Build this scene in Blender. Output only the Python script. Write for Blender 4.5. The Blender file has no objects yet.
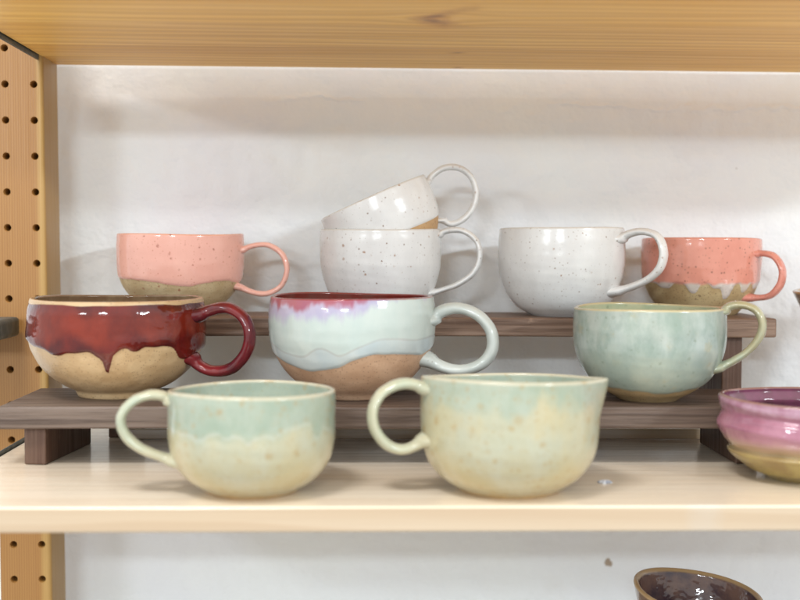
import bpy, bmesh, math, random
from mathutils import Vector, Matrix, noise as mnoise
C = bpy.context.scene.collection
R = math.radians
# ------------------------------------------------------------------ camera, world, lights
FPX, HCAM = 1150.0, 0.184
cam_d = bpy.data.cameras.new('camera'); cam = bpy.data.objects.new('camera', cam_d); C.objects.link(cam)
bpy.context.scene.camera = cam
cam_d.sensor_width = 36; cam_d.lens = FPX / 800 * 36
cam_d.clip_start = 0.02; cam_d.clip_end = 50
PITCH, YAW, ROLL = R(2.75), R(1.9), R(0.3)
MR = Matrix.Rotation(-YAW, 4, 'Z') @ Matrix.Rotation(R(90) - PITCH, 4, 'X') @ Matrix.Rotation(ROLL, 4, 'Z')
cam.matrix_world = Matrix.Translation((0, 0, HCAM)) @ MR
cam_d.dof.use_dof = True; cam_d.dof.focus_distance = 1.04; cam_d.dof.aperture_fstop = 3.7

w = bpy.data.worlds.new('World'); bpy.context.scene.world = w; w.use_nodes = True
wt = w.node_tree; wb = wt.nodes['Background']
tc = wt.nodes.new('ShaderNodeTexCoord'); sx = wt.nodes.new('ShaderNodeSeparateXYZ'); wt.links.new(tc.outputs['Generated'], sx.inputs[0])
mr = wt.nodes.new('ShaderNodeMapRange'); mr.interpolation_type = 'SMOOTHSTEP'
for k_, v_ in enumerate((-.25, .65, .90, 1.52)): mr.inputs[k_ + 1].default_value = v_     # the room is brighter towards its white ceiling
wt.links.new(sx.outputs[2], mr.inputs[0]); wt.links.new(mr.outputs[0], wb.inputs[1])
wb.inputs[0].default_value = (1.0, 0.99, 0.965, 1)

def area(name, loc, target, sx, sy, power, col):
    l = bpy.data.lights.new(name, 'AREA'); l.shape = 'RECTANGLE'; l.size = sx; l.size_y = sy
    l.energy = power; l.color = col
    o = bpy.data.objects.new(name, l); C.objects.link(o); o.location = loc
    o.rotation_euler = (Vector(target) - Vector(loc)).to_track_quat('-Z', 'Y').to_euler()
    return o
SH = Vector((0.0, 1.235, 0.28))
def front(az, el, dist, w_, h_, p, col):
    a, e = R(az), R(el)
    return area('window_light', (SH.x + dist * math.cos(e) * math.sin(a), SH.y - dist * math.cos(e) * math.cos(a), SH.z + dist * math.sin(e)), SH, w_, h_, p, col)
front(-33, 8.9, 2.7, .38, .06, 8.5, (0.86, 0.95, 1.0))
front(-9, 8.9, 2.8, .42, .06, 15.0, (0.86, 0.95, 1.0))
front(40, 13.4, 2.7, .40, .06, 23, (0.88, 0.955, 1.0))
area('ceiling_light', (-0.50, -0.10, 1.75), (0.0, 0.90, 0.0), 0.5, 0.3, 26.0, (1.0, 0.975, 0.94))
vs = bpy.context.scene.view_settings
vs.view_transform = 'Standard'; vs.look = 'None'; vs.gamma = 1; vs.exposure = 0.0
bpy.context.scene.cycles.max_bounces = 8

# ------------------------------------------------------------------ helpers
def at(px, py, D):
    v = MR.to_3x3() @ Vector(((px - 400) / FPX, -(py - 300) / FPX, -1))
    t = D / v.y
    return Vector((v.x * t, D, HCAM + v.z * t))
def sp(D): return FPX / D
def tag(o, label=None, cat=None, group=None, kind=None):
    for k, v in (('label', label), ('category', cat), ('group', group), ('kind', kind)):
        if v: o[k] = v
    return o
def empty(name, loc, **kw):
    o = bpy.data.objects.new(name, None); C.objects.link(o); o.location = loc; o.empty_display_size = 0.02
    return tag(o, **kw)
def mesh_obj(name, verts, faces, mat, parent=None, smooth=True, attrs=None):
    me = bpy.data.meshes.new(name); me.from_pydata(verts, [], faces); me.update()
    me.polygons.foreach_set('use_smooth', [smooth] * len(me.polygons))
    for k, vals in (attrs or {}).items():
        a = me.attributes.new(k, 'FLOAT', 'POINT'); a.data.foreach_set('value', vals)
    o = bpy.data.objects.new(name, me); C.objects.link(o); me.materials.append(mat)
    if parent: o.parent = parent
    return o
def srgb(r, g, b, k=1.15):
    def f(c):
        c /= 255
        return (c / 12.92 if c < 0.04045 else ((c + 0.055) / 1.055) ** 2.4) * k
    return (min(f(r), .9), min(f(g), .9), min(f(b), .9), 1)
def smooth(a, b, x):
    t = max(0, min(1, (x - a) / (b - a))); return t * t * (3 - 2 * t)
def interp(pts, x):
    """smooth (pchip-like) interpolation through sorted pts"""
    if x <= pts[0][0]: return pts[0][1]
    if x >= pts[-1][0]: return pts[-1][1]
    n = len(pts)
    d = [(pts[i+1][1]-pts[i][1])/(pts[i+1][0]-pts[i][0]) for i in range(n-1)]
    m = [d[0]] + [0 if d[i-1]*d[i] <= 0 else 2*d[i-1]*d[i]/(d[i-1]+d[i]) for i in range(1, n-1)] + [d[-1]]
    for i in range(n-1):
        if x <= pts[i+1][0]:
            h = pts[i+1][0]-pts[i][0]; t = (x-pts[i][0])/h
            return ((2*t**3-3*t*t+1)*pts[i][1] + (t**3-2*t*t+t)*h*m[i] + (-2*t**3+3*t*t)*pts[i+1][1] + (t**3-t*t)*h*m[i+1])

def gain(m, t, k=.92):
    L = lambda c: ((c / 255 + 0.055) / 1.055) ** 2.4
    return tuple(L(b) / L(a) * k for a, b in zip(m, t)) + (1,)

class NT:
    """small node-tree writer"""
    def __init__(s, name):
        s.m = bpy.data.materials.new(name); s.m.use_nodes = True; s.t = s.m.node_tree
        s.b = s.t.nodes['Principled BSDF']; s.co = s.t.nodes.new('ShaderNodeTexCoord').outputs['Object']
    def lk(s, v, sock):
        if isinstance(v, bpy.types.NodeSocket): s.t.links.new(v, sock)
        elif v is not None: sock.default_value = v
    def math(s, op, a, b=None, c=None, clamp=False):
        n = s.t.nodes.new('ShaderNodeMath'); n.operation = op; n.use_clamp = clamp
        s.lk(a, n.inputs[0]); s.lk(b, n.inputs[1]); s.lk(c, n.inputs[2]); return n.outputs[0]
    def mapr(s, v, a, b, c=0.0, d=1.0, soft=True):
        n = s.t.nodes.new('ShaderNodeMapRange'); n.interpolation_type = 'SMOOTHSTEP' if soft else 'LINEAR'
        s.lk(v, n.inputs[0]); 
        for i, q in enumerate((a, b, c, d)): s.lk(q, n.inputs[i+1])
        return n.outputs[0]
    def mix(s, f, a, b, mode='MIX'):
        n = s.t.nodes.new('ShaderNodeMix'); n.data_type = 'RGBA'; n.blend_type = mode
        s.lk(f, n.inputs[0]); s.lk(a, n.inputs[6]); s.lk(b, n.inputs[7]); return n.outputs[2]
    def vmap(s, scale=(1,1,1), loc=(0,0,0), src=None, rot=(0,0,0)):
        n = s.t.nodes.new('ShaderNodeMapping'); n.inputs['Scale'].default_value = scale; n.inputs['Location'].default_value = loc
        n.inputs['Rotation'].default_value = rot
        s.lk(src or s.co, n.inputs[0]); return n.outputs[0]
    def noise(s, scale, detail=3, rough=.5, vec=None, dist=0.0, out=0):
        n = s.t.nodes.new('ShaderNodeTexNoise'); n.inputs['Scale'].default_value = scale; n.inputs['Detail'].default_value = detail
        n.inputs['Roughness'].default_value = rough; n.inputs['Distortion'].default_value = dist; s.lk(vec or s.co, n.inputs['Vector']); return n.outputs[out]
    def vor(s, scale, vec=None):
        n = s.t.nodes.new('ShaderNodeTexVoronoi'); n.inputs['Scale'].default_value = scale; s.lk(vec or s.co, n.inputs['Vector']); return n.outputs['Distance'], n.outputs['Color']
    def attr(s, name):
        n = s.t.nodes.new('ShaderNodeAttribute'); n.attribute_name = name; return n.outputs['Fac']
    def sep(s, v=None):
        n = s.t.nodes.new('ShaderNodeSeparateXYZ'); s.lk(v or s.co, n.inputs[0]); return n.outputs
    def comb(s, x, y, z):
        n = s.t.nodes.new('ShaderNodeCombineXYZ'); s.lk(x, n.inputs[0]); s.lk(y, n.inputs[1]); s.lk(z, n.inputs[2]); return n.outputs[0]
    def bump(s, h, strength, dist, prev=None):
        n = s.t.nodes.new('ShaderNodeBump'); s.lk(strength, n.inputs['Strength']); n.inputs['Distance'].default_value = dist
        s.lk(h, n.inputs['Height']); s.lk(prev, n.inputs['Normal']); return n.outputs[0]
    gn = None
    def done(s, col, rough, normal=None, coat=0, spec=.5):
        if s.gn: col = s.mix(1.0, col, s.gn, 'MULTIPLY')
        s.lk(col, s.b.inputs['Base Color']); s.lk(rough, s.b.inputs['Roughness']); s.lk(normal, s.b.inputs['Normal'])
        s.lk(coat, s.b.inputs['Coat Weight']); s.b.inputs['Coat Roughness'].default_value = .12
        s.b.inputs['Specular IOR Level'].default_value = spec
        return s.m

def ramp(n, f, stops):
    r = n.t.nodes.new('ShaderNodeValToRGB'); n.lk(f, r.inputs[0]); e = r.color_ramp.elements
    while len(e) < len(stops): e.new(.5)
    for i, (p, c) in enumerate(stops): e[i].position = p; e[i].color = c
    return r.outputs[0]

# ------------------------------------------------------------------ wall and wood materials
def mat_wall():
    n = NT('painted_plaster')
    big = n.noise(3.5, 4, .6); med = n.noise(22, 5, .6); fine = n.noise(160, 4, .6)
    base = n.mix(n.mapr(big, .35, .65), srgb(216, 221, 227, 1.22), srgb(212, 216, 222, 1.22))
    base = n.mix(n.math('MULTIPLY', n.mapr(n.noise(9, 5, .65), .56, .72), .12), base, srgb(200, 194, 186))
    d, c = n.vor(17, n.vmap((1, 0, 1))); cs = n.sep(c)
    spot = n.math('MULTIPLY', n.mapr(n.math('ADD', d, n.math('MULTIPLY', n.noise(400, 2), .03)), .018, .034, 1.0, 0.0), n.math('GREATER_THAN', cs[0], .82))
    base = n.mix(n.math('MULTIPLY', spot, .8), base, srgb(128, 104, 84))
    # the brown stain left on the wall beside the lower bowl
    st = at(608, 562, 1.235); xyz = n.sep()
    dx = n.math('MULTIPLY', n.math('SUBTRACT', xyz[0], st.x), 1.15); dz = n.math('SUBTRACT', xyz[2], st.z)
    dd = n.math('SQRT', n.math('ADD', n.math('MULTIPLY', dx, dx), n.math('MULTIPLY', dz, dz)))
    dd = n.math('ADD', dd, n.math('MULTIPLY', n.noise(260, 3), .006))
    base = n.mix(n.mapr(dd, .0065, .0085, .85, 0.0), base, srgb(140, 118, 92))
    # hairline crack, a trowel ridge and brush strokes
    wv = n.noise(7, 5, .6, n.vmap((1, 1, 1)))
    cr = n.math('ABSOLUTE', n.math('SUBTRACT', n.math('ADD', xyz[2], n.math('MULTIPLY', wv, .07)), .373))
    crack = n.mapr(cr, .0004, .0032, 1.0, 0.0)
    crack = n.math('MULTIPLY', crack, n.mapr(n.noise(5, 2, .5, n.vmap((1,1,1),(3,1,2))), .42, .56))
    cr2 = n.math('ABSOLUTE', n.math('SUBTRACT', n.math('ADD', xyz[2], n.math('MULTIPLY', n.noise(4, 5, .6), .12)), .215))
    crack2 = n.math('MULTIPLY', n.mapr(cr2, .0003, .0018, 1.0, 0.0), n.mapr(n.noise(6, 2, .5, n.vmap((1,1,1),(7,1,2))), .45, .56))
    chips = n.mapr(n.noise(38, 3, .55, n.vmap((1, 1, 1.3))), .5, .75)
    b1 = n.bump(big, .7, .03); b1 = n.bump(med, .6, .006, b1)
    b1 = n.bump(n.noise(60, 3, .6, n.vmap((.35, 1, 1.6))), .45, .0014, b1)
    b1 = n.bump(n.math('MULTIPLY', chips, n.mapr(n.noise(8, 3), .5, .7)), .45, .0010, b1)
    b1 = n.bump(fine, .6, .0007, b1); b1 = n.bump(n.noise(75, 5, .7), n.mapr(n.math('ADD', xyz[0], n.math('MULTIPLY', n.noise(6, 2), .2)), -.26, -.12, .9, .35), .003, b1); b1 = n.bump(crack, .38, .0018, b1); b1 = n.bump(crack2, .25, -.0010, b1)
    return n.done(base, n.mapr(med, .3, .7, .45, .6), b1, spec=.35)

def mat_pine(name, axis, light, mid, dark, knots=(), freq=26.0, smear=None, rough=.42, stave=.062, contrast=1.0, soff=0.0, svar=.0, coat=0, gn=None, top=None, pale_inner=None):
    """axis 0: grain runs along x, across = y and z; axis 2: grain runs along z"""
    n = NT(name); s = n.sep(); n.gn = gn
    lng = s[axis]; ac = s[1] if axis == 0 else s[0]; oth = s[2] if axis == 0 else s[1]
    ac2 = n.math('ADD', ac, n.math('MULTIPLY', oth, .8))
    for (kx, ky, ks, kf) in knots:
        ddx = n.math('MULTIPLY', n.math('SUBTRACT', lng, kx), .34 * kf); ddy = n.math('SUBTRACT', ac, ky)
        r = n.math('SQRT', n.math('ADD', n.math('MULTIPLY', ddx, ddx), n.math('MULTIPLY', ddy, ddy)))
        push = n.math('MULTIPLY', n.math('DIVIDE', ddy, n.math('ADD', r, .003)), n.mapr(r, 0.0, ks * 2.6, -ks * .9, 0.0))
        ac2 = n.math('ADD', ac2, push)
    acs = n.math('SUBTRACT', ac, soff); stv = n.math('FLOOR', n.math('DIVIDE', acs, stave))
    warp = n.comb(n.math('MULTIPLY', lng, .9), n.math('MULTIPLY', ac2, 7), n.math('ADD', n.math('MULTIPLY', oth, 3), n.math('MULTIPLY', stv, 3.7)))
    wn = n.noise(1.6, 3, .5, warp)
    ph = n.math('ADD', n.math('MULTIPLY', ac2, freq), n.math('ADD', n.math('MULTIPLY', wn, 3.2), n.math('MULTIPLY', stv, .37)))
    fr = n.math('FRACT', ph)
    ring = n.math('MULTIPLY', n.mapr(fr, .05, .8), n.mapr(fr, .84, .99, 1.0, 0.0))
    fib = n.noise(1, 4, .65, n.comb(n.math('MULTIPLY', lng, 9), n.math('MULTIPLY', ac2, 700), n.math('MULTIPLY', oth, 400)))
    tone = n.noise(1, 2, .5, n.comb(n.math('MULTIPLY', lng, 1.5), n.math('MULTIPLY', ac2, 22), n.math('MULTIPLY', stv, 5.1)))
    c = n.mix(n.mapr(tone, .3, .7), light, mid)
    c = n.mix(n.math('MULTIPLY', ring, .75 * contrast), c, dark)
    c = n.mix(n.math('MULTIPLY', n.mapr(fib, .35, .7), .2), c, dark)
    for (kx, ky, ks, kf) in knots:
        wob = n.math('MULTIPLY', n.math('SUBTRACT', n.noise(28, 4, .6), .5), ks * 1.9)
        ex = n.math('SUBTRACT', lng, kx); ddy = n.math('SUBTRACT', ac, ky)
        # two arms that meet in the knot
        ey = n.math('SUBTRACT', n.math('ABSOLUTE', n.math('ADD', ddy, n.math('MULTIPLY', ex, .15))), n.math('MULTIPLY', n.math('ADD', ex, ks * .5), .55 * kf - .2))
        dx_ = n.math('MULTIPLY', ex, .6)
        r = n.math('ADD', n.math('SQRT', n.math('ADD', n.math('MULTIPLY', dx_, dx_), n.math('MULTIPLY', ey, ey))), wob)
        c = n.mix(n.mapr(r, ks * .1, ks * 1.2, .7, 0.0), c, srgb(158, 100, 56))
        c = n.mix(n.mapr(r, ks * .0, ks * .45, .6, 0.0), c, srgb(110, 68, 44))
    seam = n.math('FRACT', n.math('DIVIDE', acs, stave))
    if svar: c = n.mix(n.math('MULTIPLY', n.math('FRACT', n.math('MULTIPLY', n.math('ADD', stv, 20.0), .618)), svar), c, dark)
    sm = n.mapr(n.math('ABSOLUTE', n.math('SUBTRACT', seam, .5)), .482, .495)
    c = n.mix(n.math('MULTIPLY', sm, .55), c, dark)
    if smear:
        for (qx, qy, a, b2) in smear:
            ex = n.math('DIVIDE', n.math('SUBTRACT', s[0], qx), a); ey = n.math('DIVIDE', n.math('SUBTRACT', s[1], qy), b2)
            q = n.math('ADD', n.math('ADD', n.math('MULTIPLY', ex, ex), n.math('MULTIPLY', ey, ey)), n.math('MULTIPLY', n.noise(90, 3), 1.0))
            c = n.mix(n.mapr(q, .5, 1.7, .3, 0.0), c, srgb(206, 204, 204))
    if pale_inner: c = n.mix(n.mapr(n.math('ADD', s[0], n.math('MULTIPLY', tone, .004)), -.0080, -.0015), c, n.mix(.45, srgb(250, 206, 150), c))  # paler wood towards the inner side of the post
    if top:                                                     # glare painted into the colour: upper face made paler
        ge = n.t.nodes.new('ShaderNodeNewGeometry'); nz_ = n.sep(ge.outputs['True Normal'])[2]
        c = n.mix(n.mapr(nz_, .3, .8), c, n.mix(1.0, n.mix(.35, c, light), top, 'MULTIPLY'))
    bm = n.bump(fib, .35, .0004); bm = n.bump(ring, .25, .0003, bm)
    return n.done(c, n.mapr(fib, .3, .7, rough - .06, rough + .1), bm, spec=.5, coat=coat)

def mat_dark_wood(axis=0, leg=False, tg=(118, 102, 92)):
    n = NT('stained_wood'); s = n.sep(); n.gn = gain((126,110,100), tg) if not leg else gain((120,95,85), (98,72,58))
    lng = s[axis]; oth = [s[i] for i in range(3) if i != axis]
    fib = n.noise(1, 5, .7, n.comb(n.math('MULTIPLY', lng, 7), n.math('MULTIPLY', oth[0], 240), n.math('MULTIPLY', oth[1], 240)))
    cath = n.noise(1, 3, .5, n.comb(n.math('MULTIPLY', lng, 2.2), n.math('MULTIPLY', oth[0], 40), n.math('MULTIPLY', oth[1], 46)))
    c = n.mix(n.mapr(cath, .3, .7), srgb(134, 118, 108), srgb(108, 90, 80))
    c = n.mix(n.mapr(fib, .42, .70, 0.0, .85), c, srgb(72, 54, 44))
    c = n.mix(n.math('MULTIPLY', n.mapr(fib, .44, .25), .5), c, srgb(156, 138, 130))
    if leg: c = n.mix(.6, c, srgb(92, 58, 44))
    wear = n.mapr(n.noise(14, 6, .75), .6, .74)
    c = n.mix(n.math('MULTIPLY', wear, .4), c, srgb(172, 152, 138))
    bm = n.bump(fib, .7, .0012)
    return n.done(c, n.mapr(fib, .3, .7, .38, .62), bm, spec=.5)

M_wall = mat_wall()
M_dark_x = mat_dark_wood(0, tg=(97, 82, 72)); M_dark_b = mat_dark_wood(0, tg=(134, 110, 93)); M_dark_y = mat_dark_wood(2, True)
n = NT('dull_metal'); M_metal = n.done(srgb(84, 90, 88), n.mapr(n.noise(80, 3), .3, .7, .35, .55), n.bump(n.noise(300, 2), .2, .0003)); n.b.inputs['Metallic'].default_value = .6

# ------------------------------------------------------------------ wall
DW = 1.235
nx, nz = 120, 80; vv = []; ff = []
for j in range(nz + 1):
    for i in range(nx + 1):
        x = -1.1 + 2.2 * i / nx; z = -.65 + 1.75 * j / nz
        vv.append((x, DW + .0035 * mnoise.noise(Vector((x * 5, 0, z * 7))) + .0012 * mnoise.noise(Vector((x * 19, 3, z * 23))), z))
for j in range(nz):
    for i in range(nx):
        a = j * (nx + 1) + i; ff.append((a, a + 1, a + nx + 2, a + nx + 1))
b0 = len(vv)
for (x, z) in ((-1.1, -.65), (1.1, -.65), (1.1, 1.10), (-1.1, 1.10)): vv.append((x, DW + .15, z))
c0 = [0, nx, (nz + 1) * (nx + 1) - 1, nz * (nx + 1)]
ff.append((b0 + 3, b0 + 2, b0 + 1, b0))
bott = list(range(nx + 1)); top = [nz * (nx + 1) + i for i in range(nx + 1)]
ff.append(tuple(reversed(bott)) + (b0, b0 + 1)); ff.append(tuple(top) + (b0 + 2, b0 + 3))
ff.append(tuple(j * (nx + 1) for j in range(nz + 1)) + (b0 + 3, b0)); ff.append(tuple((nz - j) * (nx + 1) + nx for j in range(nz + 1)) + (b0 + 1, b0 + 2))
tag(mesh_obj('wall', vv, ff, M_wall), kind='structure')

# ------------------------------------------------------------------ boards
def board(name, x0, x1, y0, y1, z0, z1, mat, parent, bev=.002, org=None, seg=3, wob=0.0, seed=0, end_skew=0.0):
    """a bevelled board; mesh coordinates stay in metres with the board centre as origin"""
    c = Vector(((x0+x1)/2, (y0+y1)/2, (z0+z1)/2)); sx, sy, sz = x1-x0, y1-y0, z1-z0
    bm = bmesh.new(); bmesh.ops.create_cube(bm, size=1)
    for v in bm.verts:
        v.co = Vector((v.co.x * sx, v.co.y * sy, v.co.z * sz))
    long_e = max(range(3), key=lambda k: (sx, sy, sz)[k])
    if wob:
        es = [e for e in bm.edges if abs((e.verts[0].co - e.verts[1].co)[long_e]) > 1e-5]
        bmesh.ops.subdivide_edges(bm, edges=es, cuts=24, use_grid_fill=True)
    bmesh.ops.bevel(bm, geom=[e for e in bm.edges if len(e.link_faces) == 2 and e.calc_face_angle() > .5], offset=bev, segments=seg, affect='EDGES', profile=.6)
    if wob:
        for v in bm.verts:
            p = v.co * 9 + Vector((seed * 7.3, 0, 0)); v.co += Vector((0, mnoise.noise(p) * wob, mnoise.noise(p + Vector((9, 4, 2))) * wob))
    me = bpy.data.meshes.new(name); bm.to_mesh(me); bm.free(); me.materials.append(mat)
    me.polygons.foreach_set('use_smooth', [True] * len(me.polygons))
    o = bpy.data.objects.new(name, me); C.objects.link(o); o.parent = parent
    o.location = c - (parent.location if parent else Vector((0, 0, 0)))
    md = o.modifiers.new('normals', 'WEIGHTED_NORMAL'); md.keep_sharp = True
    return o

PL = at(40, 84, 1.135).x                # inner side of the rear post
D0, D1, DPF = .80, 1.19, 1.135
unit = empty('shelving_unit', (0, 1.0, 0), label='pine shelving unit with drilled upright post and three broad shelves', cat='shelving unit')
ztop = at(400, 68.5, D1).z
kn = at(437, 20, .92)
cyt = (D0 + D1) / 2
cxs = (PL + .72) / 2
M_top = mat_pine('pine_upper', 0, srgb(226, 186, 118), srgb(212, 166, 92), srgb(176, 122, 58), knots=[(at(432, 19, .93).x - cxs, .928 - cyt, .022, 2.0), (at(457, 52, 1.09).x - cxs, 1.090 - cyt, .006, .4), (at(457, 66, 1.18).x - cxs, 1.181 - cyt, .005, .4)], freq=55, stave=.054, contrast=.6, soff=.019, svar=.45, gn=gain((168,136,103), (190,155,106)))
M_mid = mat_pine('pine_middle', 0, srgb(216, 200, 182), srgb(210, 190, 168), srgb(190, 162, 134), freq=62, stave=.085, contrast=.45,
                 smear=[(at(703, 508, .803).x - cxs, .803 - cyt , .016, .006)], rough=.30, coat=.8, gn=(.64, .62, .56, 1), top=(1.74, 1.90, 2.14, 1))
M_post = mat_pine('pine_post', 2, srgb(192, 154, 104), srgb(184, 142, 88), srgb(150, 104, 54), freq=420, stave=.5, contrast=.55, gn=gain((237,189,135), (192,142,84)), pale_inner=True)
board('shelf', PL + .001, .72, D0, D1, ztop, ztop + .018, M_top, unit, bev=.0015)
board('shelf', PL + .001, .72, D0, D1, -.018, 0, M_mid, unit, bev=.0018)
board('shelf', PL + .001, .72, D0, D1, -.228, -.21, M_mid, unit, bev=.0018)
board('shelf', PL + .001, .72, D0, D1, ztop + .38, ztop + .398, M_top, unit, bev=.0015)  # unseen shelf, added to block overhead light from the gap at the wall
for zz in (ztop + .0185, ztop + .3985, .0015, -.2085):
    board('bracket', PL - .0025, PL - .0005, D0 + .01, DPF - .001, zz - .0225, zz + .0012, M_metal, unit, bev=.0005, seg=1)

def drilled_post(name, x_in, zlo, zhi, rows, cols, wid, dep, hr, mat, parent, lean):
    """square post whose front face carries real drilled holes"""
    v = []; f = []
    z0p = zlo; rx = .0035
    def quad(*p):
        b = len(v); v.extend(p); f.append(tuple(range(b, b + len(p))))
    # cells of the front face
    xs = [-wid + rx, (cols[0] + cols[1]) / 2 - x_in, -rx]
    sp_ = rows[1] - rows[0]
    for k in range(2):
        xa, xb = xs[k], xs[k + 1]; hx = cols[k] - x_in
        for rz in rows:
            za, zb = rz - sp_ / 2, rz + sp_ / 2; N = 24; ring = []; outer = []
            for q in range(N):
                a = 2 * math.pi * q / N + math.pi / 4; ca, sa = math.cos(a), math.sin(a)
                ring.append((hx + hr * ca, rz + hr * sa))
                tx = ((xb - hx) if ca > 0 else (hx - xa)) / max(abs(ca), 1e-6); tz = (sp_ / 2) / max(abs(sa), 1e-6); t = min(tx, tz)
                outer.append([hx + t * ca, rz + t * sa])
            # snap the nearest point to each corner
            for (cx_, cz_) in ((xa, za), (xb, za), (xb, zb), (xa, zb)):
                i = min(range(N), key=lambda q: (outer[q][0] - cx_) ** 2 + (outer[q][1] - cz_) ** 2); outer[i] = [cx_, cz_]
            b = len(v)
            v += [(p[0], 0, p[1]) for p in outer] + [(hx + (p[0] - hx) * 1.12, 0, rz + (p[1] - rz) * 1.12) for p in ring] + [(p[0], .0006, p[1]) for p in ring] + [(p[0], .03, p[1]) for p in ring]
            for L in range(3):
                for q in range(N):
                    q2 = (q + 1) % N; f.append((b + L*N + q, b + (L+1)*N + q, b + (L+1)*N + q2, b + L*N + q2))
            f.append(tuple(b + 3*N + q for q in range(N)))
    zA, zB = rows[0] - sp_ / 2, rows[-1] + sp_ / 2
    prof = []
    for q in range(5): a = math.pi / 2 * q / 4; prof.append((-rx + rx * math.sin(a), rx - rx * math.cos(a)))
    for q in range(5): a = math.pi / 2 * q / 4; prof.append((-rx + rx * math.cos(a), dep - rx + rx * math.sin(a)))
    for q in range(5): a = math.pi / 2 * q / 4; prof.append((-wid + rx - rx * math.sin(a), dep - rx + rx * math.cos(a)))
    for q in range(5): a = math.pi / 2 * q / 4; prof.append((-wid + rx - rx * math.cos(a), rx - rx * math.sin(a)))
    b = len(v)
    for (x, y) in prof: v.append((x, y, zA)); v.append((x, y, zB))
    for q in range(len(prof) - 1): f.append((b + 2*q, b + 2*q + 2, b + 2*q + 3, b + 2*q + 1))
    f.append(tuple(b + 2*q for q in range(len(prof)))); f.append(tuple(b + 2*q + 1 for q in reversed(range(len(prof)))))
    o = mesh_obj(name, v, f, mat, parent); 
    bm = bmesh.new(); bm.from_mesh(o.data); bmesh.ops.remove_doubles(bm, verts=bm.verts, dist=1e-5); bmesh.ops.recalc_face_normals(bm, faces=bm.faces)
    for e in bm.edges:
        if len(e.link_faces) == 2 and e.calc_face_angle() > .7: e.smooth = False
    bm.to_mesh(o.data); bm.free()
    return o
zc = at(33, 227.8, DPF).z; spc = (at(33, 84.5, DPF).z - at(36, 369.8, DPF).z) / 8
rows = [zc + spc * k for k in range(-16, 18)]
c0x, c1x = at(8, 264, DPF).x, at(36.5, 264, DPF).x
xin = at(46, 264, DPF).x
post = drilled_post('post', xin, 0, 0, rows, (c0x, c1x), .051, D1 - DPF, .0033, M_post, unit, 0)
post.location = Vector((xin, DPF, 0)) - unit.location
SH_M = Matrix.Identity(4); SH_M[0][2] = -.0075
post.data.transform(Matrix.Translation((.0075 * zc, 0, 0)) @ SH_M)

# grey board end poking in at the left
gb = at(9, 328, 1.09)
o = board('grey_board', gb.x - .22, gb.x, 1.06, 1.125, gb.z - .010, gb.z + .0085, M_metal, None, bev=.0045)
tag(o, 'dull grey board end poking in from the left before the drilled post', 'board')

# ------------------------------------------------------------------ dark wooden risers
def riser(label, x0, x1, y0, y1, zt, th, legs, lw, group, seed):
    t = empty('wooden_riser', ((x0 + x1) / 2, (y0 + y1) / 2, 0), label=label, cat='display riser', group=group)
    board('plank', x0, x1, y0, y1, zt - th, zt, M_dark_x if seed == 1 else M_dark_b, t, bev=.0022, wob=.0009, seed=seed)
    if seed == 2: board('stretcher', legs[0] + lw + .001, legs[1] - .001, 1.078, 1.086, .0005, .0105, M_mid, t, bev=.001)
    for lx in legs:
        board('leg', lx, lx + lw, y0 + .010, y1 - .012, 0, zt - th + .0004, M_dark_y, t, bev=.0015, wob=.0006, seed=seed + lx).rotation_euler.z = (R(-7) if seed == 1 and lx < 0 else 0)
Z1, Z2 = .050, HCAM - .0686
RF, RB = .945, 1.072
riser('low dark plank riser carrying the red, aqua and mottled green mugs', at(-3, 410, RF).x, at(772, 408, RF).x, RF, RB, Z1, .0185,
      (at(24, 450, RF + .01).x + .006, at(736, 450, RF + .01).x), .0185, 'dark plank risers on the shelf', 1)
riser('tall narrow dark brown plank riser at the back, carrying the pink and white mugs', at(84, 318, 1.08).x, at(777, 318, 1.08).x, 1.08, 1.18, Z2, .018,
      (at(108, 360, 1.09).x, at(722, 360, 1.09).x), .0195, 'dark plank risers on the shelf', 2)

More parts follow.
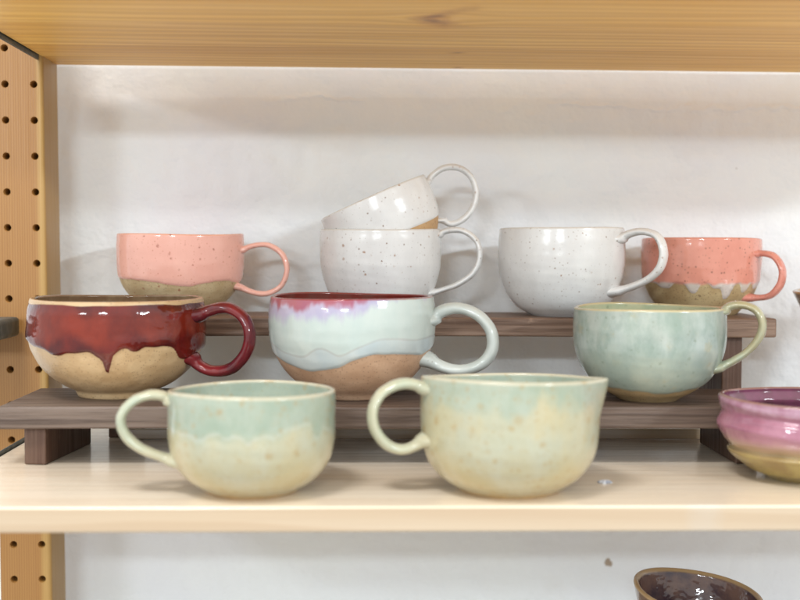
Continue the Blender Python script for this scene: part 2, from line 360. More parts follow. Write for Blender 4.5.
# ------------------------------------------------------------------ ceramics
def ceramic(name, clay, clay2, layers=(), speck=None, inner=None, rough=.1, clay_rough=.62, rimc=None, handle=False, allglaze=False, mott=26, glaze_bump=.0004, gn=None):
    """clay body + glaze layers. layer = (attribute, lo, hi, noise amplitude, noise scale, stretch z, colour a, colour b, strength)"""
    n = NT(name); n.gn = gn
    grit = n.noise(520, 3, .7)
    c = n.mix(n.mapr(n.noise(40, 4, .6), .3, .7), clay, clay2)
    d, cc = n.vor(560); cs = n.sep(cc)
    c = n.mix(n.math('MULTIPLY', n.math('MULTIPLY', n.mapr(d, .22, .34, 1.0, 0.0), n.math('GREATER_THAN', cs[0], .72)), .55), c, srgb(96, 72, 54))
    g = None
    for i, (at_, lo, hi, amp, nsc, zs, ca, cb, st) in enumerate(layers):
        a = n.attr(at_)
        nv = n.noise(nsc, 3, .55, n.vmap((1, 1, zs), (i * 3.1, i * 1.7, i)))
        a = n.math('ADD', a, n.math('MULTIPLY', n.math('SUBTRACT', nv, .5), amp * 2))
        f = n.mapr(a, lo, hi)
        col = n.mix(n.mapr(n.noise(mott, 5, .62, n.vmap((1, 1, .55), (i * 2.3, 5, i))), .34, .66), ca, cb)
        c = n.mix(n.math('MULTIPLY', f, st), c, col)
        if i == 0: g = f
    if allglaze: g = 1.0
    if inner:
        c = n.mix(n.attr('inn'), c, n.mix(n.mapr(n.noise(30, 4, .6), .35, .65), inner[0], inner[1]))
        if not allglaze: g = n.math('MAXIMUM', g, n.attr('inn'))
    if rimc:
        t = n.math('ADD', n.attr('t'), n.math('MULTIPLY', n.math('SUBTRACT', n.noise(70, 3), .5), rimc[1]))
        c = n.mix(n.mapr(t, rimc[0] * .4, rimc[0], rimc[3], 0.0), c, rimc[2])
    if speck:
        for (sc, size, dens, col, st) in speck:
            wv = n.t.nodes.new('ShaderNodeVectorMath'); wv.operation = 'MULTIPLY_ADD'
            n.lk(n.noise(sc * 4, 3, .6, out=1), wv.inputs[0]); wv.inputs[1].default_value = (.45 * size / sc * 6,) * 3; n.lk(n.co, wv.inputs[2])
            d, cc = n.vor(sc, n.vmap((1, 1, 1), (sc * .37, 0, 0), wv.outputs[0])); cs = n.sep(cc)
            thr = n.math('MULTIPLY', n.math('POWER', cs[1], 2.0), size)
            thr = n.math('ADD', thr, size * .25)
            dd = n.math('ADD', d, n.math('MULTIPLY', n.math('SUBTRACT', n.noise(900, 2), .5), size * .5))
            m = n.math('MULTIPLY', n.math('LESS_THAN', n.math('SUBTRACT', dd, thr), 0.0), n.math('LESS_THAN', cs[0], dens))
            halo = n.math('MULTIPLY', n.mapr(n.math('SUBTRACT', d, thr), 0.0, size * 1.2, 1.0, 0.0), n.math('LESS_THAN', cs[0], dens))
            c = n.mix(n.math('MULTIPLY', halo, st * .3), c, col); c = n.mix(n.math('MULTIPLY', m, n.mapr(cs[2], 0.0, 1.0, st * .35, st, False)), c, col)
    bm = n.bump(n.noise(26, 2, .4, n.vmap((1, 1, 1.6))), .35, .0018)
    bm = n.bump(n.noise(75, 2), .5, glaze_bump * 1.6, bm)
    cg = n.math('SUBTRACT', 1.0, g)
    gb_ = n.t.nodes.new('ShaderNodeBump'); n.lk(n.math('MULTIPLY', cg, .5), gb_.inputs['Strength']); gb_.inputs['Distance'].default_value = .0008
    n.lk(grit, gb_.inputs['Height']); n.lk(bm, gb_.inputs['Normal'])
    rr = n.math('ADD', n.math('MULTIPLY', cg, clay_rough - rough), rough)
    n.done(c, rr, gb_.outputs[0], coat=n.math('MULTIPLY', g, .12), spec=.5)
    return n.m

def body_mesh(prof, h, th, bound=None, bound2=None, foot=.0, seed=0, wob=.006, rings=.00004, seg=200, spout=None, drip_h=.0009, rows=84, shear=(0, 0), floor=.006, rim_wob=.0006):
    """prof: (fraction of height, radius) pairs; bound(u, theta) -> height of the glaze edge"""
    v = []; f = []; ag = []; ai = []; at_ = []; a2 = []
    def wobr(th_, fz):
        return 1 + wob * (math.sin(2 * th_ + seed) * .6 + math.sin(3 * th_ + seed * 2.1) * .4) * (.3 + .7 * fz)
    rws = []   # (z, r, inner, t)
    rws.append((.0012, 0.0001, 0)); rws.append((.0012, prof[0][1] * .8, 0)); rws.append((0, prof[0][1] * .86, 0)); rws.append((0, prof[0][1] * .97, 0))
    for k in range(rows + 1):
        fz = k / rows; rws.append((.0006 + fz * (h - .0006 - th * .5), interp(prof, fz), 0))
    rt = interp(prof, 1.0); zt = h - th * .5
    for k in range(1, 8):
        a = math.pi * k / 8; rws.append((zt + th * .5 * math.sin(a), rt - th * .5 + th * .5 * math.cos(a), 0 if k < 4 else 1))
    n_in = 44
    for k in range(n_in + 1):
        fz = 1 - k / n_in; z = floor + fz * (zt - floor)
        ri = interp(prof, min(1, z / h)) - th * (1 + .5 * (1 - fz) ** 2)
        rr = ri if fz > .25 else ri * math.sqrt(max(0, 1 - ((.25 - fz) / .25) ** 2.4 * .75))
        if fz <= 0: rr = ri * .45
        rws.append((z, max(rr, .002), 1))
    rws.append((floor - .0006, .0001, 1))
    for (z, r, inn) in rws:
        for q in range(seg):
            a = 2 * math.pi * q / seg; u = math.cos(a); fz = z / h
            rr = r * wobr(a, fz); zz = z + (rim_wob * math.sin(a * 2 + seed * 1.3) + rim_wob * .6 * math.sin(3 * a + seed)) * fz ** 3
            gv = .02
            if not inn:
                if bound:
                    gv = z - bound(u, a)
                    rr += drip_h * smooth(-.0004, .0016, gv) * (1 - .55 * smooth(.002, .014, gv)) if z > .002 else 0
                rr += rings * math.sin(z * 620 + a + seed + 2 * math.sin(a * 2 + z * 90)) * smooth(0, .1, fz) * (1 - smooth(.93, 1, fz))
            x = rr * math.cos(a); y = rr * math.sin(a)
            if spout:
                sa, amt, sw = spout; da = (a - sa + math.pi) % (2 * math.pi) - math.pi
                k = math.exp(-(da / sw) ** 2) * smooth(.62, 1, fz); x += math.cos(sa) * amt * k; y += math.sin(sa) * amt * k; zz += amt * .15 * k
            v.append((x, y, zz + shear[0] * x * fz + shear[1] * y * fz))
            ag.append(gv); ai.append(float(inn)); at_.append(h - z if not inn else (h - z) + .0); a2.append(z - bound2(u, a) if bound2 and not inn else (.02 if not inn else -.02))
    for k in range(len(rws) - 1):
        for q in range(seg):
            q2 = (q + 1) % seg; f.append((k*seg + q, k*seg + q2, (k+1)*seg + q2, (k+1)*seg + q))
    return v, f, {'g': ag, 'inn': ai, 't': at_, 'g2': a2}

def handle_mesh(path, rw, rt, seed=0, flare=1.6, seg=24, n=96, taper=1.0, phi=0.0, rbody=None):
    """path of (radial, z) points; rw half width across, rt half thickness in plane"""
    P = [Vector((p[0], 0, p[1])) for p in path]
    P = [P[0] * 2 - P[1]] + P + [P[-1] * 2 - P[-2]]
    pts = []
    m = len(P) - 3
    for i in range(m):
        p0, p1, p2, p3 = P[i:i+4]; k = n // m
        for j in range(k + (1 if i == m - 1 else 0)):
            t = j / k
            pts.append(.5 * ((2*p1) + (p2-p0)*t + (2*p0-5*p1+4*p2-p3)*t*t + (3*p1-p0-3*p2+p3)*t**3))
    for _ in range(3):
        pts = [pts[0]] + [(pts[i-1] + pts[i]*2 + pts[i+1]) / 4 for i in range(1, len(pts)-1)] + [pts[-1]]
    v = []; f = []; N = len(pts); rot = Matrix.Rotation(phi, 3, 'Z')
    for i, p in enumerate(pts):
        t = (pts[min(i+1, N-1)] - pts[max(i-1, 0)]).normalized(); nrm = Vector((-t.z, 0, t.x)); s = i / (N - 1)
        e = max(math.exp(-(s / .05) ** 2), math.exp(-((1 - s) / .05) ** 2)); sc = (1 + (flare - 1) * e) * (1 + (taper - 1) * s)
        sc *= 1 + .05 * math.sin(s * 13 + seed + rw * 900) + .05 * mnoise.noise(Vector((s * 6, seed + rw * 5000, 0)))
        flat = 1 + .22 * math.sin(math.pi * s)              # pulled handles flatten over the arch
        for q in range(seg):
            a = 2 * math.pi * q / seg
            off = nrm * (math.cos(a) * rt * sc) + Vector((0, math.sin(a) * rw * sc * (flat + .5 * e), 0))
            off += nrm * (.00025 * mnoise.noise(Vector((s * 22, a, rw * 1e4))))
            c = p + off
            if rbody:                                           # the joint follows the curve of the wall
                rad = math.hypot(c.x, c.y); tr = rbody(c.z); k = min(i, N - 1 - i); w_ = (1, .75, .4, .15)[k] if k < 4 else 0
                if rad > 1e-4:
                    nr_ = rad + (tr - rad) * w_; c = Vector((c.x * nr_ / rad, c.y * nr_ / rad, c.z))
            v.append(rot @ c)
    for i in range(N - 1):
        for q in range(seg):
            q2 = (q + 1) % seg; f.append((i*seg + q, i*seg + q2, (i+1)*seg + q2, (i+1)*seg + q))
    f.append(tuple(reversed(range(seg)))); f.append(tuple((N-1)*seg + q for q in range(seg)))
    v = [tuple(x) for x in v]; z = [x[2] for x in v]
    return v, f, {'g': [.02] * len(v), 'inn': [0.0] * len(v), 't': [.05] * len(v), 'g2': [.02] * len(v), 'hz': z}

def mug(name, label, cat, cx, D, z0, rim_y, pf, mb, mh=None, hp=None, az=0.0, rw=.0045, rt=.0028, th=.0036, group=None, hkw=None, bound=None, bound2=None, root_rot=None, h=None, **kw):
    """pf: (fraction, radius in photo pixels); hp: handle path in photo pixels"""
    s = sp(D); p = at(cx, 300, D)
    # the centre column of the object at its own height
    x = at(cx, (rim_y + 60), D).x
    h = h or at(cx, rim_y, D).z - z0
    t = empty(name, (x, D, z0), label=label, cat=cat, group=group)
    prof = [(a, r / s) for a, r in pf]
    bfun = (lambda u, a: bound(u, a, h)) if bound else None
    b2 = (lambda u, a: bound2(u, a, h)) if bound2 else None
    v, f, A = body_mesh(prof, h, th, bound=bfun, bound2=b2, **kw)
    mesh_obj('body' if cat != 'bowl' else name + '_body', v, f, mb, t, attrs=A)
    if hp:
        sg = 1 if hp[0][0] > cx or hp[1][0] > cx else -1
        path = []
        phi = (-az if sg > 0 else math.pi + az)
        dr = Vector((math.cos(phi), math.sin(phi), 0)); nr = Vector((-math.sin(phi), math.cos(phi), 0)); c3 = Vector((0, 0, HCAM))
        for (px, py) in hp:                                     # the point of the handle's own plane seen there
            d = MR.to_3x3() @ Vector(((px - 400) / FPX, -(py - 300) / FPX, -1)); o0 = Vector((x, D, z0)) - c3
            q = c3 + d * (o0.dot(nr) / d.dot(nr)); path.append(((q - Vector((x, D, z0))).dot(dr), q.z - z0))
        # root both ends in the wall
        def root(pt):
            r = interp(prof, max(0, min(1, pt[1] / h))) - th * .45
            return (r, pt[1])
        path[0] = root(path[0]); path[-1] = root(path[-1])
        v, f, A = handle_mesh(path, rw, rt, phi=phi, rbody=lambda zz: interp(prof, max(0, min(1, zz / h))) - th * .4, **(hkw or {}))
        mesh_obj('handle', v, f, mh or mb, t, attrs=A)
    return t

def wavy(pts, jit=.0008, fr=7, seed=0):
    """glaze edge from (u, fraction of height) points over the front of the pot"""
    def b(u, a, h):
        return interp(pts, u) * h + jit * (mnoise.noise(Vector((math.cos(a) * fr, math.sin(a) * fr, seed))))
    return b
def drips(pts, dl, jit=.0006, fr=7, seed=0):
    """as wavy, with drips dl = (u, length fraction, width in u) hanging from it"""
    w0 = wavy(pts, jit, fr, seed)
    def b(u, a, h):
        z = w0(u, a, h)
        if math.sin(a) < .2:
            for (du, L, wd) in dl: z -= L * h * math.exp(-abs((u - du) / wd) ** 3.2)
        else:
            for (du, L, wd) in dl: z -= L * .7 * h * math.exp(-abs((u + du * .8) / wd) ** 2.6)
        return z
    return b

SB = srgb(120, 62, 34, 1)
# --- pink mug with olive foot
clayO = (srgb(194, 162, 132), srgb(174, 140, 108))
mA = ceramic('pink_glaze', *clayO, layers=[('g', -.0002, .0004, .0005, 60, 1, srgb(222, 158, 148), srgb(216, 150, 140), 1)],
             speck=[(150, .14, .5, srgb(140, 62, 44), .85), (420, .2, .3, srgb(170, 90, 66), .6)], inner=(srgb(228, 164, 152), srgb(224, 156, 146)), gn=gain((203, 146, 134), (212, 165, 148)), rough=.11, rimc=(.0016, .001, srgb(214, 140, 112), .6))
mug('mug', 'pink speckled mug with olive base at the left end of the back riser', 'mug', 181, 1.155, Z2, 234, 
    [(0, 34), (.05, 37.5), (.12, 43), (.22, 50), (.36, 57), (.5, 60.5), (.65, 61.8), (.85, 62), (1, 61.5)], mA,
    hp=[(242, 251), (252, 246), (268, 245), (282, 254), (287, 270), (281, 286), (267, 293.5), (252, 292), (240, 285)], az=R(8), rw=.0036, rt=.0027, seed=1,
    bound=wavy([(-1, .44), (-.6, .43), (-.1, .385), (.25, .355), (.55, .40), (.8, .42), (1, .39)]), group='ring handled mugs')
# --- white stacked mugs
whiteA, whiteB = srgb(222, 220, 216), srgb(212, 209, 205)
spW = [(110, .10, .5, srgb(150, 104, 64), .85), (240, .15, .45, srgb(120, 88, 64), .8), (600, .2, .22, srgb(160, 150, 140), .5)]
mW = ceramic('speckled_white_glaze', srgb(196, 160, 116), srgb(186, 148, 104), layers=[('g', -.0002, .0004, .0004, 50, 1, whiteA, whiteB, 1)], speck=spW, inner=(whiteA, whiteB), gn=gain((216, 213, 205), (212, 211, 206)), rough=.22, rimc=(.0022, .002, srgb(196, 186, 172), .45))
mug('mug', 'speckled white mug standing upright at the bottom of the stack of two', 'mug', 380.5, 1.135, Z2, 229.5,
    [(0, 36), (.06, 40), (.15, 46), (.3, 53), (.45, 57), (.62, 59.5), (.85, 60), (1, 59.5)], mW,
    hp=[(438, 236), (446, 231), (462, 230.5), (476, 240), (480, 256), (474, 272), (460, 283), (445, 289), (430, 293.5)], az=R(12), rw=.0060, rt=.0028, seed=2,
    bound=wavy([(-1, -.2), (1, -.2)]), group='speckled white mugs')
# tilted mug nested in the mouth of the first
DT = 1.135; sT = sp(DT)
tilt = R(24.5)
rc = at(372.5, 197, DT)
hT = 72 / sT
pfT = [(0, 33/sT), (.08, 38/sT), (.2, 45/sT), (.4, 52.5/sT), (.6, 56/sT), (.82, 57/sT), (1, 56/sT)]
vv, ff, A = body_mesh(pfT, hT, .0036, bound=lambda u, a: hT * (.36 + .05 * u + .02 * math.sin(3 * a)), seed=5)
base = rc - Vector((-math.sin(tilt), 0, math.cos(tilt))) * hT
tT = empty('mug', base, label='speckled white mug lying tilted on top of the stack of two', cat='mug', group='speckled white mugs')
tT.rotation_euler = (0, -tilt, 0)
mesh_obj('body', vv, ff, mW, tT, attrs=A)
def loc_t(px, py):
    d = at(px, py, DT) - base; c, s = math.cos(tilt), math.sin(tilt)
    return (d.x * c + d.z * s, -d.x * s + d.z * c)
hpT = [loc_t(*q) for q in [(427, 184), (432, 176), (444, 168), (459, 168), (471, 177), (476, 193), (472, 209), (462, 220), (450, 224), (441, 218)]]
vv, ff, A = handle_mesh(hpT, .0048, .0030, flare=1.5, rbody=lambda zz: interp(pfT, max(0, min(1, zz / hT))) - .0015)
mesh_obj('handle', vv, ff, mW, tT, attrs=A)
# --- single white mug
mug('mug', 'large speckled white mug standing alone on the back riser left of the coral mug', 'mug', 561, 1.125, Z2, 228,
    [(0, 30), (.04, 36), (.1, 44), (.2, 51.5), (.34, 57.5), (.5, 61.5), (.68, 63), (.85, 62.5), (1, 61.5)], mW,
    hp=[(622, 240), (629, 234), (643, 231.5), (657, 236), (663.5, 250), (661, 266), (650, 278), (634, 286), (608, 292.5)], az=R(30), rw=.0074, rt=.0036, seed=3,
    bound=wavy([(-1, -.2), (1, -.2)]), group='speckled white mugs')
# --- coral mug with drips
mE = ceramic('coral_glaze', srgb(186, 154, 118), srgb(170, 134, 98),
    layers=[('g', -.0002, .0003, .0003, 80, 1, srgb(196, 176, 186), srgb(206, 186, 184), .7), ('g2', -.0022, .0016, .0016, 90, .5, srgb(218, 140, 126), srgb(208, 128, 114), 1)],
    speck=[(330, .22, .5, srgb(92, 62, 44), .7), (120, .08, .25, srgb(170, 80, 60), .5)], inner=(srgb(226, 150, 136), srgb(218, 138, 124)), gn=gain((220, 145, 131), (218, 155, 138)), rough=.09, rimc=(.0016, .001, srgb(204, 120, 96), .6))
mEh = ceramic('coral_glaze_handle', srgb(216, 136, 124), srgb(206, 122, 110), allglaze=True, gn=gain((220, 145, 131), (218, 155, 138)), rough=.09)
mug('mug', 'coral pink mug with pale blue drips over speckled tan clay', 'mug', 700, 1.16, Z2, 238,
    [(0, 36), (.06, 40), (.15, 46), (.28, 52), (.45, 56.5), (.65, 58.5), (.85, 59), (1, 58.5)], mE, mEh,
    hp=[(757, 254), (765, 253.5), (775, 257), (782, 268), (782, 280), (776, 291), (766, 297), (753, 298)], az=R(40), rw=.0055, rt=.0032, seed=4,
    bound=drips([(-1, .42), (1, .42)], [(-.8, .07, .10), (-.4, .13, .10), (.0, .06, .12), (.19, .20, .095), (.53, .11, .09), (.8, .07, .09)], .0012, 7),
    bound2=wavy([(-1, .43), (-.3, .415), (.2, .43), (1, .42)], .002, 9), drip_h=.0011, group='ring handled mugs')

# --- red drip mug
mF = ceramic('red_glaze_on_tan_clay', srgb(214, 186, 152), srgb(198, 166, 130),
    layers=[('g', -.0003, .0004, .0004, 50, 1, srgb(112, 32, 26), srgb(72, 20, 24), 1), ('g2', .0005, .012, .006, 70, .35, srgb(140, 50, 32), srgb(104, 34, 26), .78)],
    inner=(srgb(150, 128, 104), srgb(120, 92, 72)), gn=gain((216, 182, 140), (192, 160, 116)), rough=.07, clay_rough=.32, glaze_bump=.0012)
mFh = ceramic('dark_red_glaze', srgb(130, 26, 34), srgb(88, 18, 30), layers=[('g2', -.1, -.05, 0, 60, 1, srgb(112, 34, 38), srgb(64, 22, 30), 1)], allglaze=True, rough=.06, glaze_bump=.0008)
def red_bound2(u, a, h): return h * (.55 + .07 * math.sin(a * 9))
tF = mug('mug', 'wide mug with glossy dark red drip glaze over tan clay', 'mug', 118, 1.02, Z1, 297.5,
    [(0, 38.5), (.03, 40), (.055, 41), (.075, 43.5), (.1, 49), (.2, 63), (.32, 74), (.45, 81), (.55, 84.5), (.68, 86), (.88, 85.5), (1, 83)], mF, mFh,
    hp=[(203, 316), (212, 310), (228, 308), (243, 317), (250, 334), (246, 353), (232, 368), (214, 371), (200, 366), (190, 356)], az=R(14), rw=.0068, rt=.0050, seed=6, th=.0045,
    bound=drips([(-1, .60), (-.7, .53), (-.3, .51), (0, .53), (.4, .56), (.75, .55), (1, .5)], [(.07, .08, .13), (.085, .15, .045), (.88, .12, .1), (-.5, .04, .1), (.38, .045, .07)], .001, 6), bound2=red_bound2, drip_h=.0019, group='glaze banded mugs on the low riser')
# --- aqua mug
mG = ceramic('aqua_glaze_on_brown_clay', srgb(222, 184, 152), srgb(204, 164, 132),
    layers=[('g', -.0003, .0004, .0004, 50, 1, srgb(190, 203, 206), srgb(204, 211, 208), 1),
            ('g2', -.0006, .0000, .0005, 60, 1, srgb(170, 160, 144), srgb(190, 190, 180), .3),
            ('g2', .0008, .0022, .0008, 60, 1, srgb(206, 216, 210), srgb(196, 210, 205), 1),
            ('rz', -.003, .007, .012, 85, .25, srgb(168, 158, 200), srgb(194, 176, 206), .75),
            ('rz', .008, .015, .013, 60, .45, srgb(176, 72, 76), srgb(160, 66, 100), .85)],
    inner=(srgb(128, 46, 40), srgb(120, 72, 64)), gn=gain((245, 245, 240), (216, 216, 212)), rough=.08, clay_rough=.45, rimc=(.0016, .001, srgb(150, 60, 50), .7))
mGh = ceramic('aqua_glaze', srgb(196, 214, 212), srgb(180, 202, 206), allglaze=True, gn=gain((240, 244, 242), (212, 216, 214)), rough=.08, layers=[('g', -.1, -.05, 0, 60, 1, srgb(210, 215, 210), srgb(196, 204, 200), 1)], speck=[(200, .1, .3, srgb(140, 120, 100), .5)])
tG = mug('mug', 'pale aqua mug with red and purple streaked rim over brown clay', 'mug', 352, 1.015, Z1, 295.5,
    [(0, 38), (.05, 42), (.12, 52), (.22, 63), (.34, 72), (.48, 78.5), (.62, 82), (.78, 83), (.92, 82), (1, 80.5)], mG, mGh,
    hp=[(431, 322), (440, 312), (458, 308), (478, 315), (491, 331), (492, 350), (481, 364), (462, 370), (443, 367), (426, 357)], az=R(12), rw=.0074, rt=.0052, seed=7, th=.004,
    bound=wavy([(-1, .44), (-.85, .37), (-.55, .31), (-.2, .35), (0, .42), (.3, .48), (.7, .47), (.85, .45), (1, .5)], .001, 5),
    bound2=wavy([(-1, .56), (-.8, .47), (-.62, .44), (-.35, .53), (-.15, .47), (.1, .55), (.4, .62), (.75, .6), (1, .62)], .001, 5), drip_h=.0013, group='glaze banded mugs on the low riser')
# streak attribute: red and purple running down from the rim on the left of the front
me = tG.children[0].data; hG = max(v.co.z for v in me.vertices); a = me.attributes.new('rz', 'FLOAT', 'POINT')
inn = [d.value for d in me.attributes['inn'].data]
a.data.foreach_set('value', [(-.02 if inn[i] > .5 else (.020 * (1 - smooth(-.3, .85, v.co.x / .072)) - (hG - v.co.z))) for i, v in enumerate(me.vertices)])
# top band of bare clay on the red mug
me = tF.children[0].data; hF = max(v.co.z for v in me.vertices)
for i, v in enumerate(me.vertices):
    if me.attributes['inn'].data[i].value < .5:
        an = math.atan2(v.co.y, v.co.x)
        top_edge = hF - (.0042 + .0014 * mnoise.noise(Vector((math.cos(an) * 3, math.sin(an) * 3, 2))))
        gd = me.attributes['g'].data[i]; gd.value = min(gd.value, top_edge - v.co.z)
        g2d = me.attributes['g2'].data[i]; g2d.value = min(g2d.value, gd.value)
# --- green mug
mH = ceramic('celadon_glaze', srgb(206, 182, 132), srgb(190, 164, 112),
    layers=[('g', -.0006, .0022, .0012, 60, 1, srgb(172, 186, 166), srgb(156, 174, 158), 1),
            ('g2', -.01, .014, .012, 38, .25, srgb(186, 200, 188), srgb(132, 156, 142), .85),
            ('g2', .0, .03, .03, 34, .3, srgb(200, 206, 190), srgb(160, 178, 158), .55)],
    speck=[(80, .26, .4, srgb(190, 168, 100), .25), (170, .22, .45, srgb(118, 132, 104), .4)],
    inner=(srgb(196, 200, 160), srgb(170, 186, 150)), gn=gain((201, 218, 197), (178, 190, 178)), rough=.16, rimc=(.0024, .001, srgb(204, 190, 140), .8), mott=44)
mHh = ceramic('celadon_glaze_handle', srgb(190, 202, 168), srgb(166, 184, 150), allglaze=True, gn=gain((201, 218, 197), (178, 190, 175)), rough=.16, mott=30,
    layers=[('g', -.1, -.05, 0, 60, 1, srgb(176, 190, 164), srgb(184, 178, 138), 1)])
mug('mug', 'mottled green mug with tan rim and base, at the right end of the low riser', 'mug', 648.5, .995, Z1, 306.5,
    [(0, 29), (.035, 34), (.09, 43), (.18, 54), (.3, 64), (.45, 71), (.6, 74.5), (.78, 75.5), (1, 74.5)], mH, mHh,
    hp=[(721, 312), (730, 306), (744, 305), (757, 311), (762.5, 324), (759, 338), (748, 351), (733, 361), (713, 369)], az=R(20), rw=.0078, rt=.0036, seed=8,
    bound=wavy([(-1, .16), (-.4, .13), (.1, .11), (.6, .15), (1, .17)], .0015, 5), bound2=wavy([(-1, .5), (1, .5)], .01, 3), group='mottled green mugs', hkw=dict(taper=.95))
# --- two front mugs
creamA, creamB = srgb(196, 193, 160), srgb(190, 180, 134)
def front_mat(nm, lo, hi, amp, st):
    return ceramic(nm, srgb(214, 182, 120), srgb(204, 168, 104),
        layers=[('g', -.0008, .0055, .0015, 40, 1, creamA, creamB, 1),
                ('g', .014, .044, .016, 24, .7, srgb(182, 194, 172), srgb(196, 192, 152), .6),
                ('g2', lo, hi, amp, 55, .45, srgb(150, 172, 150), srgb(176, 190, 170), st),
                ('ed', .0, .0012, .0012, 90, .5, srgb(226, 232, 218), srgb(206, 220, 204), .16 if nm.startswith('green') else .0)],
        speck=[(95, .26, .4, srgb(172, 140, 72), .42), (170, .30, .7, srgb(176, 150, 90), .38), (420, .3, .5, srgb(160, 156, 110), .25)],
        inner=(srgb(160, 178, 158), srgb(178, 192, 170)), gn=gain((229,240,214), (200,205,188)), rough=.15, rimc=(.0030, .001, srgb(204, 200, 170), .8), mott=26)
mI = front_mat('green_over_cream_glaze', -.007, .006, .007, .9)
mJ = front_mat('cream_glaze_green_blush', -.004, .012, .020, .8)
mIh = ceramic('cream_green_handle', creamA, srgb(178, 190, 162), allglaze=True, gn=gain((229, 238, 210), (200, 203, 185)), rough=.15, mott=30, layers=[('g', -.1, -.05, 0, 60, 1, srgb(196, 196, 162), srgb(176, 188, 160), 1)])
tI = mug('mug', 'cream mug with green band below its rim, in front of the red drip mug', 'mug', 252, .856, 0, 388.5,
    [(0, 45), (.03, 48.5), (.08, 57), (.16, 67), (.28, 76), (.42, 81), (.58, 83), (.75, 83), (.9, 83.3), (1, 83)], mI, mIh,
    hp=[(172, 401), (163, 396), (149, 395), (132, 402), (121, 417), (125, 434), (139, 447), (157, 455), (177, 461)], az=R(10), rw=.0068, rt=.0037, seed=9,
    bound=wavy([(-1, .0), (1, .0)], .001, 5), bound2=drips([(-1, .66), (-.6, .62), (-.2, .66), (.1, .62), (.5, .7), (.75, .73), (1, .6)], [(-.5, .04, .07), (-.2, .05, .06), (.05, .05, .05), (.8, .14, .05), (.35, .03, .06)], .0015, 7), group='pale mugs on the front of the shelf', drip_h=.0006, shear=(0, -.02))
tJ = mug('mug', 'large cream mug with pinched pouring lip, in front of the aqua and mottled green mugs', 'mug', 509, .860, 0, 377,
    [(0, 51), (.03, 54.5), (.07, 62), (.15, 73), (.27, 82.5), (.42, 88), (.56, 89.5), (.74, 90), (.92, 89.5), (1, 89.5)], mJ, mIh,
    hp=[(421, 389), (412, 384), (398, 384.5), (382, 393), (373, 409), (374, 427), (384, 442), (398, 449), (412, 447), (426, 438)], az=R(10), rw=.0068, rt=.0040, seed=10,
    bound=wavy([(-1, .0), (1, .0)], .001, 5), bound2=wavy([(-1, .78), (-.6, .68), (-.3, .74), (-.05, .66), (.3, .8), (.7, .75), (1, .85)], .004, 5), group='pale mugs on the front of the shelf', spout=(R(-12), .006, .34), drip_h=.0006, shear=(-.01, -.065))
for t in (tI, tJ):
    me = t.children[0].data
    vals = []
    for i in range(len(me.vertices)):
        g2 = me.attributes['g2'].data[i].value; vals.append(.0022 - abs(g2 - .0004) if abs(g2) < .01 else -.02)
    a = me.attributes.new('ed', 'FLOAT', 'POINT'); a.data.foreach_set('value', vals)

# --- purple bowl at the right edge
mK = ceramic('purple_to_olive_glaze', srgb(168, 140, 84), srgb(140, 108, 62),
    layers=[('g', -.006, .008, .003, 40, 1, srgb(196, 160, 138), srgb(182, 150, 120), 1),
            ('g2', -.010, .006, .003, 40, 1, srgb(172, 112, 130), srgb(144, 84, 104), 1),
            ('rimz', -.004, .002, .004, 70, .5, srgb(196, 158, 174), srgb(140, 82, 106), .7)],
    inner=(srgb(120, 62, 86), srgb(96, 56, 66)), gn=gain((210, 150, 169), (190, 145, 162)), rough=.07, rimc=(.002, .001, srgb(140, 96, 84), .8), clay_rough=.12, glaze_bump=.0009)
tK = mug('bowl', 'glossy purple ridged bowl with olive foot, cut by the right edge of the photo', 'bowl', 803, .90, 0, 396,
    [(0, 36), (.04, 42), (.1, 52), (.18, 62), (.28, 71.5), (.34, 75.5), (.39, 72), (.43, 73.5), (.5, 79), (.6, 84), (.68, 85.5), (.76, 83), (.83, 80.5), (.9, 83), (.95, 84.5), (1, 84)], mK, th=.004, seed=11,
    bound=wavy([(-1, .38), (1, .40)], .002, 3), bound2=wavy([(-1, .52), (1, .50)], .002, 3), rings=.0004)
me = tK.children[0].data; hK = max(v.co.z for v in me.vertices)
a = me.attributes.new('rimz', 'FLOAT', 'POINT'); inn = [d.value for d in me.attributes['inn'].data]
a.data.foreach_set('value', [(-.02 if inn[i] > .5 else .009 - (hK - v.co.z)) for i, v in enumerate(me.vertices)])

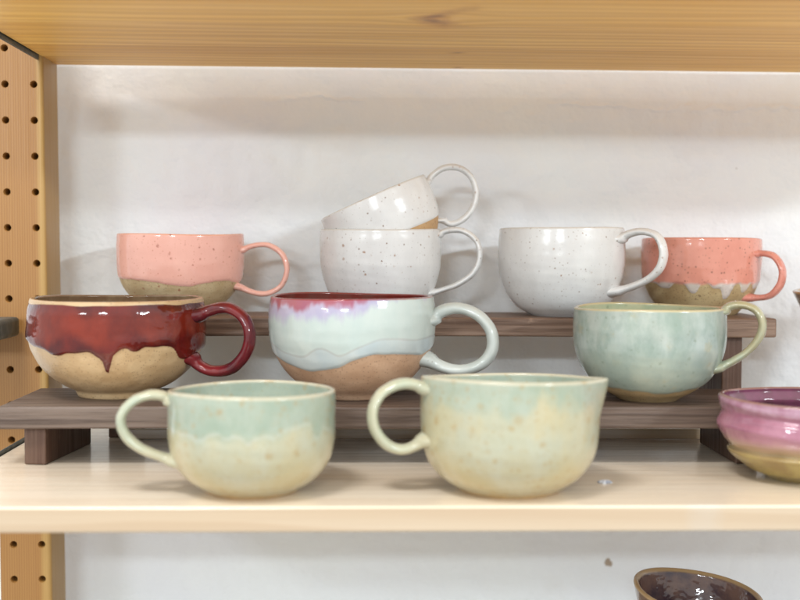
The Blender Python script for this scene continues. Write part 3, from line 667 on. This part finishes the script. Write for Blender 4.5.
# --- brown bowl on the shelf below
mL = ceramic('dark_brown_glaze', srgb(150, 124, 90), srgb(120, 92, 64), layers=[('g', -.0004, .0006, .0005, 50, 1, srgb(120, 96, 78), srgb(92, 70, 58), 1)],
    inner=(srgb(112, 88, 80), srgb(66, 54, 64)), rough=.06, rimc=(.0035, .001, srgb(164, 138, 100), .9), glaze_bump=.0014)
mug('bowl', 'dark brown glazed bowl with tan rim on the shelf below', 'bowl', 697, 1.0, -.21, 589.5,
    [(0, 26), (.05, 29), (.2, 38), (.4, 47), (.6, 54), (.8, 60), (1, 64.5)], mL, th=.0042, seed=12, bound=wavy([(-1, .1), (1, .1)]), shear=(-.085, .075), rim_wob=.001)
# --- flared dark bowl past the right edge, on a block
bx = at(796, 330, 1.05)
tb = empty('wooden_block', (bx.x + .075, 1.09, 0), label='dark wooden block past the right edge, under the flared brown bowl', cat='block')
board('block_body', bx.x + .046, bx.x + .12, 1.06, 1.135, 0, .052, M_dark_x, tb, bev=.002, wob=.0005)
mug('bowl', 'flared brown bowl of which only the left rim tip shows at the right edge', 'bowl', 863, 1.09, .052, 291,
    [(0, 30), (.08, 33), (.3, 42), (.55, 51), (.8, 60), (1, 69)], mL, th=.004, seed=13, bound=wavy([(-1, .1), (1, .1)]))

# --- small plaster chip lying on the shelf
pc = at(605, 485, 0.0001 + .893)
random.seed(4)
bm = bmesh.new(); bmesh.ops.create_icosphere(bm, subdivisions=3, radius=1)
for v in bm.verts:
    k = 1 + .45 * mnoise.noise(v.co * 2.3); v.co = Vector((v.co.x * .0052 * k, v.co.y * .0042 * k, max(-.0, v.co.z) * .0020 * k))
me = bpy.data.meshes.new('plaster_chip'); bm.to_mesh(me); bm.free()
n = NT('chip_plaster'); me.materials.append(n.done(n.mix(n.mapr(n.noise(400, 3), .4, .6), srgb(196, 198, 204), srgb(130, 136, 150)), .7, n.bump(n.noise(500, 3), .6, .001)))
o = bpy.data.objects.new('plaster_chip', me); C.objects.link(o)
dch = HCAM / ((485 - 244.7) / FPX); q = at(605, 485, dch); o.location = (q.x, q.y, .0001)
tag(o, 'tiny pale plaster chip lying on the pine shelf right of the large cream mug', 'debris')
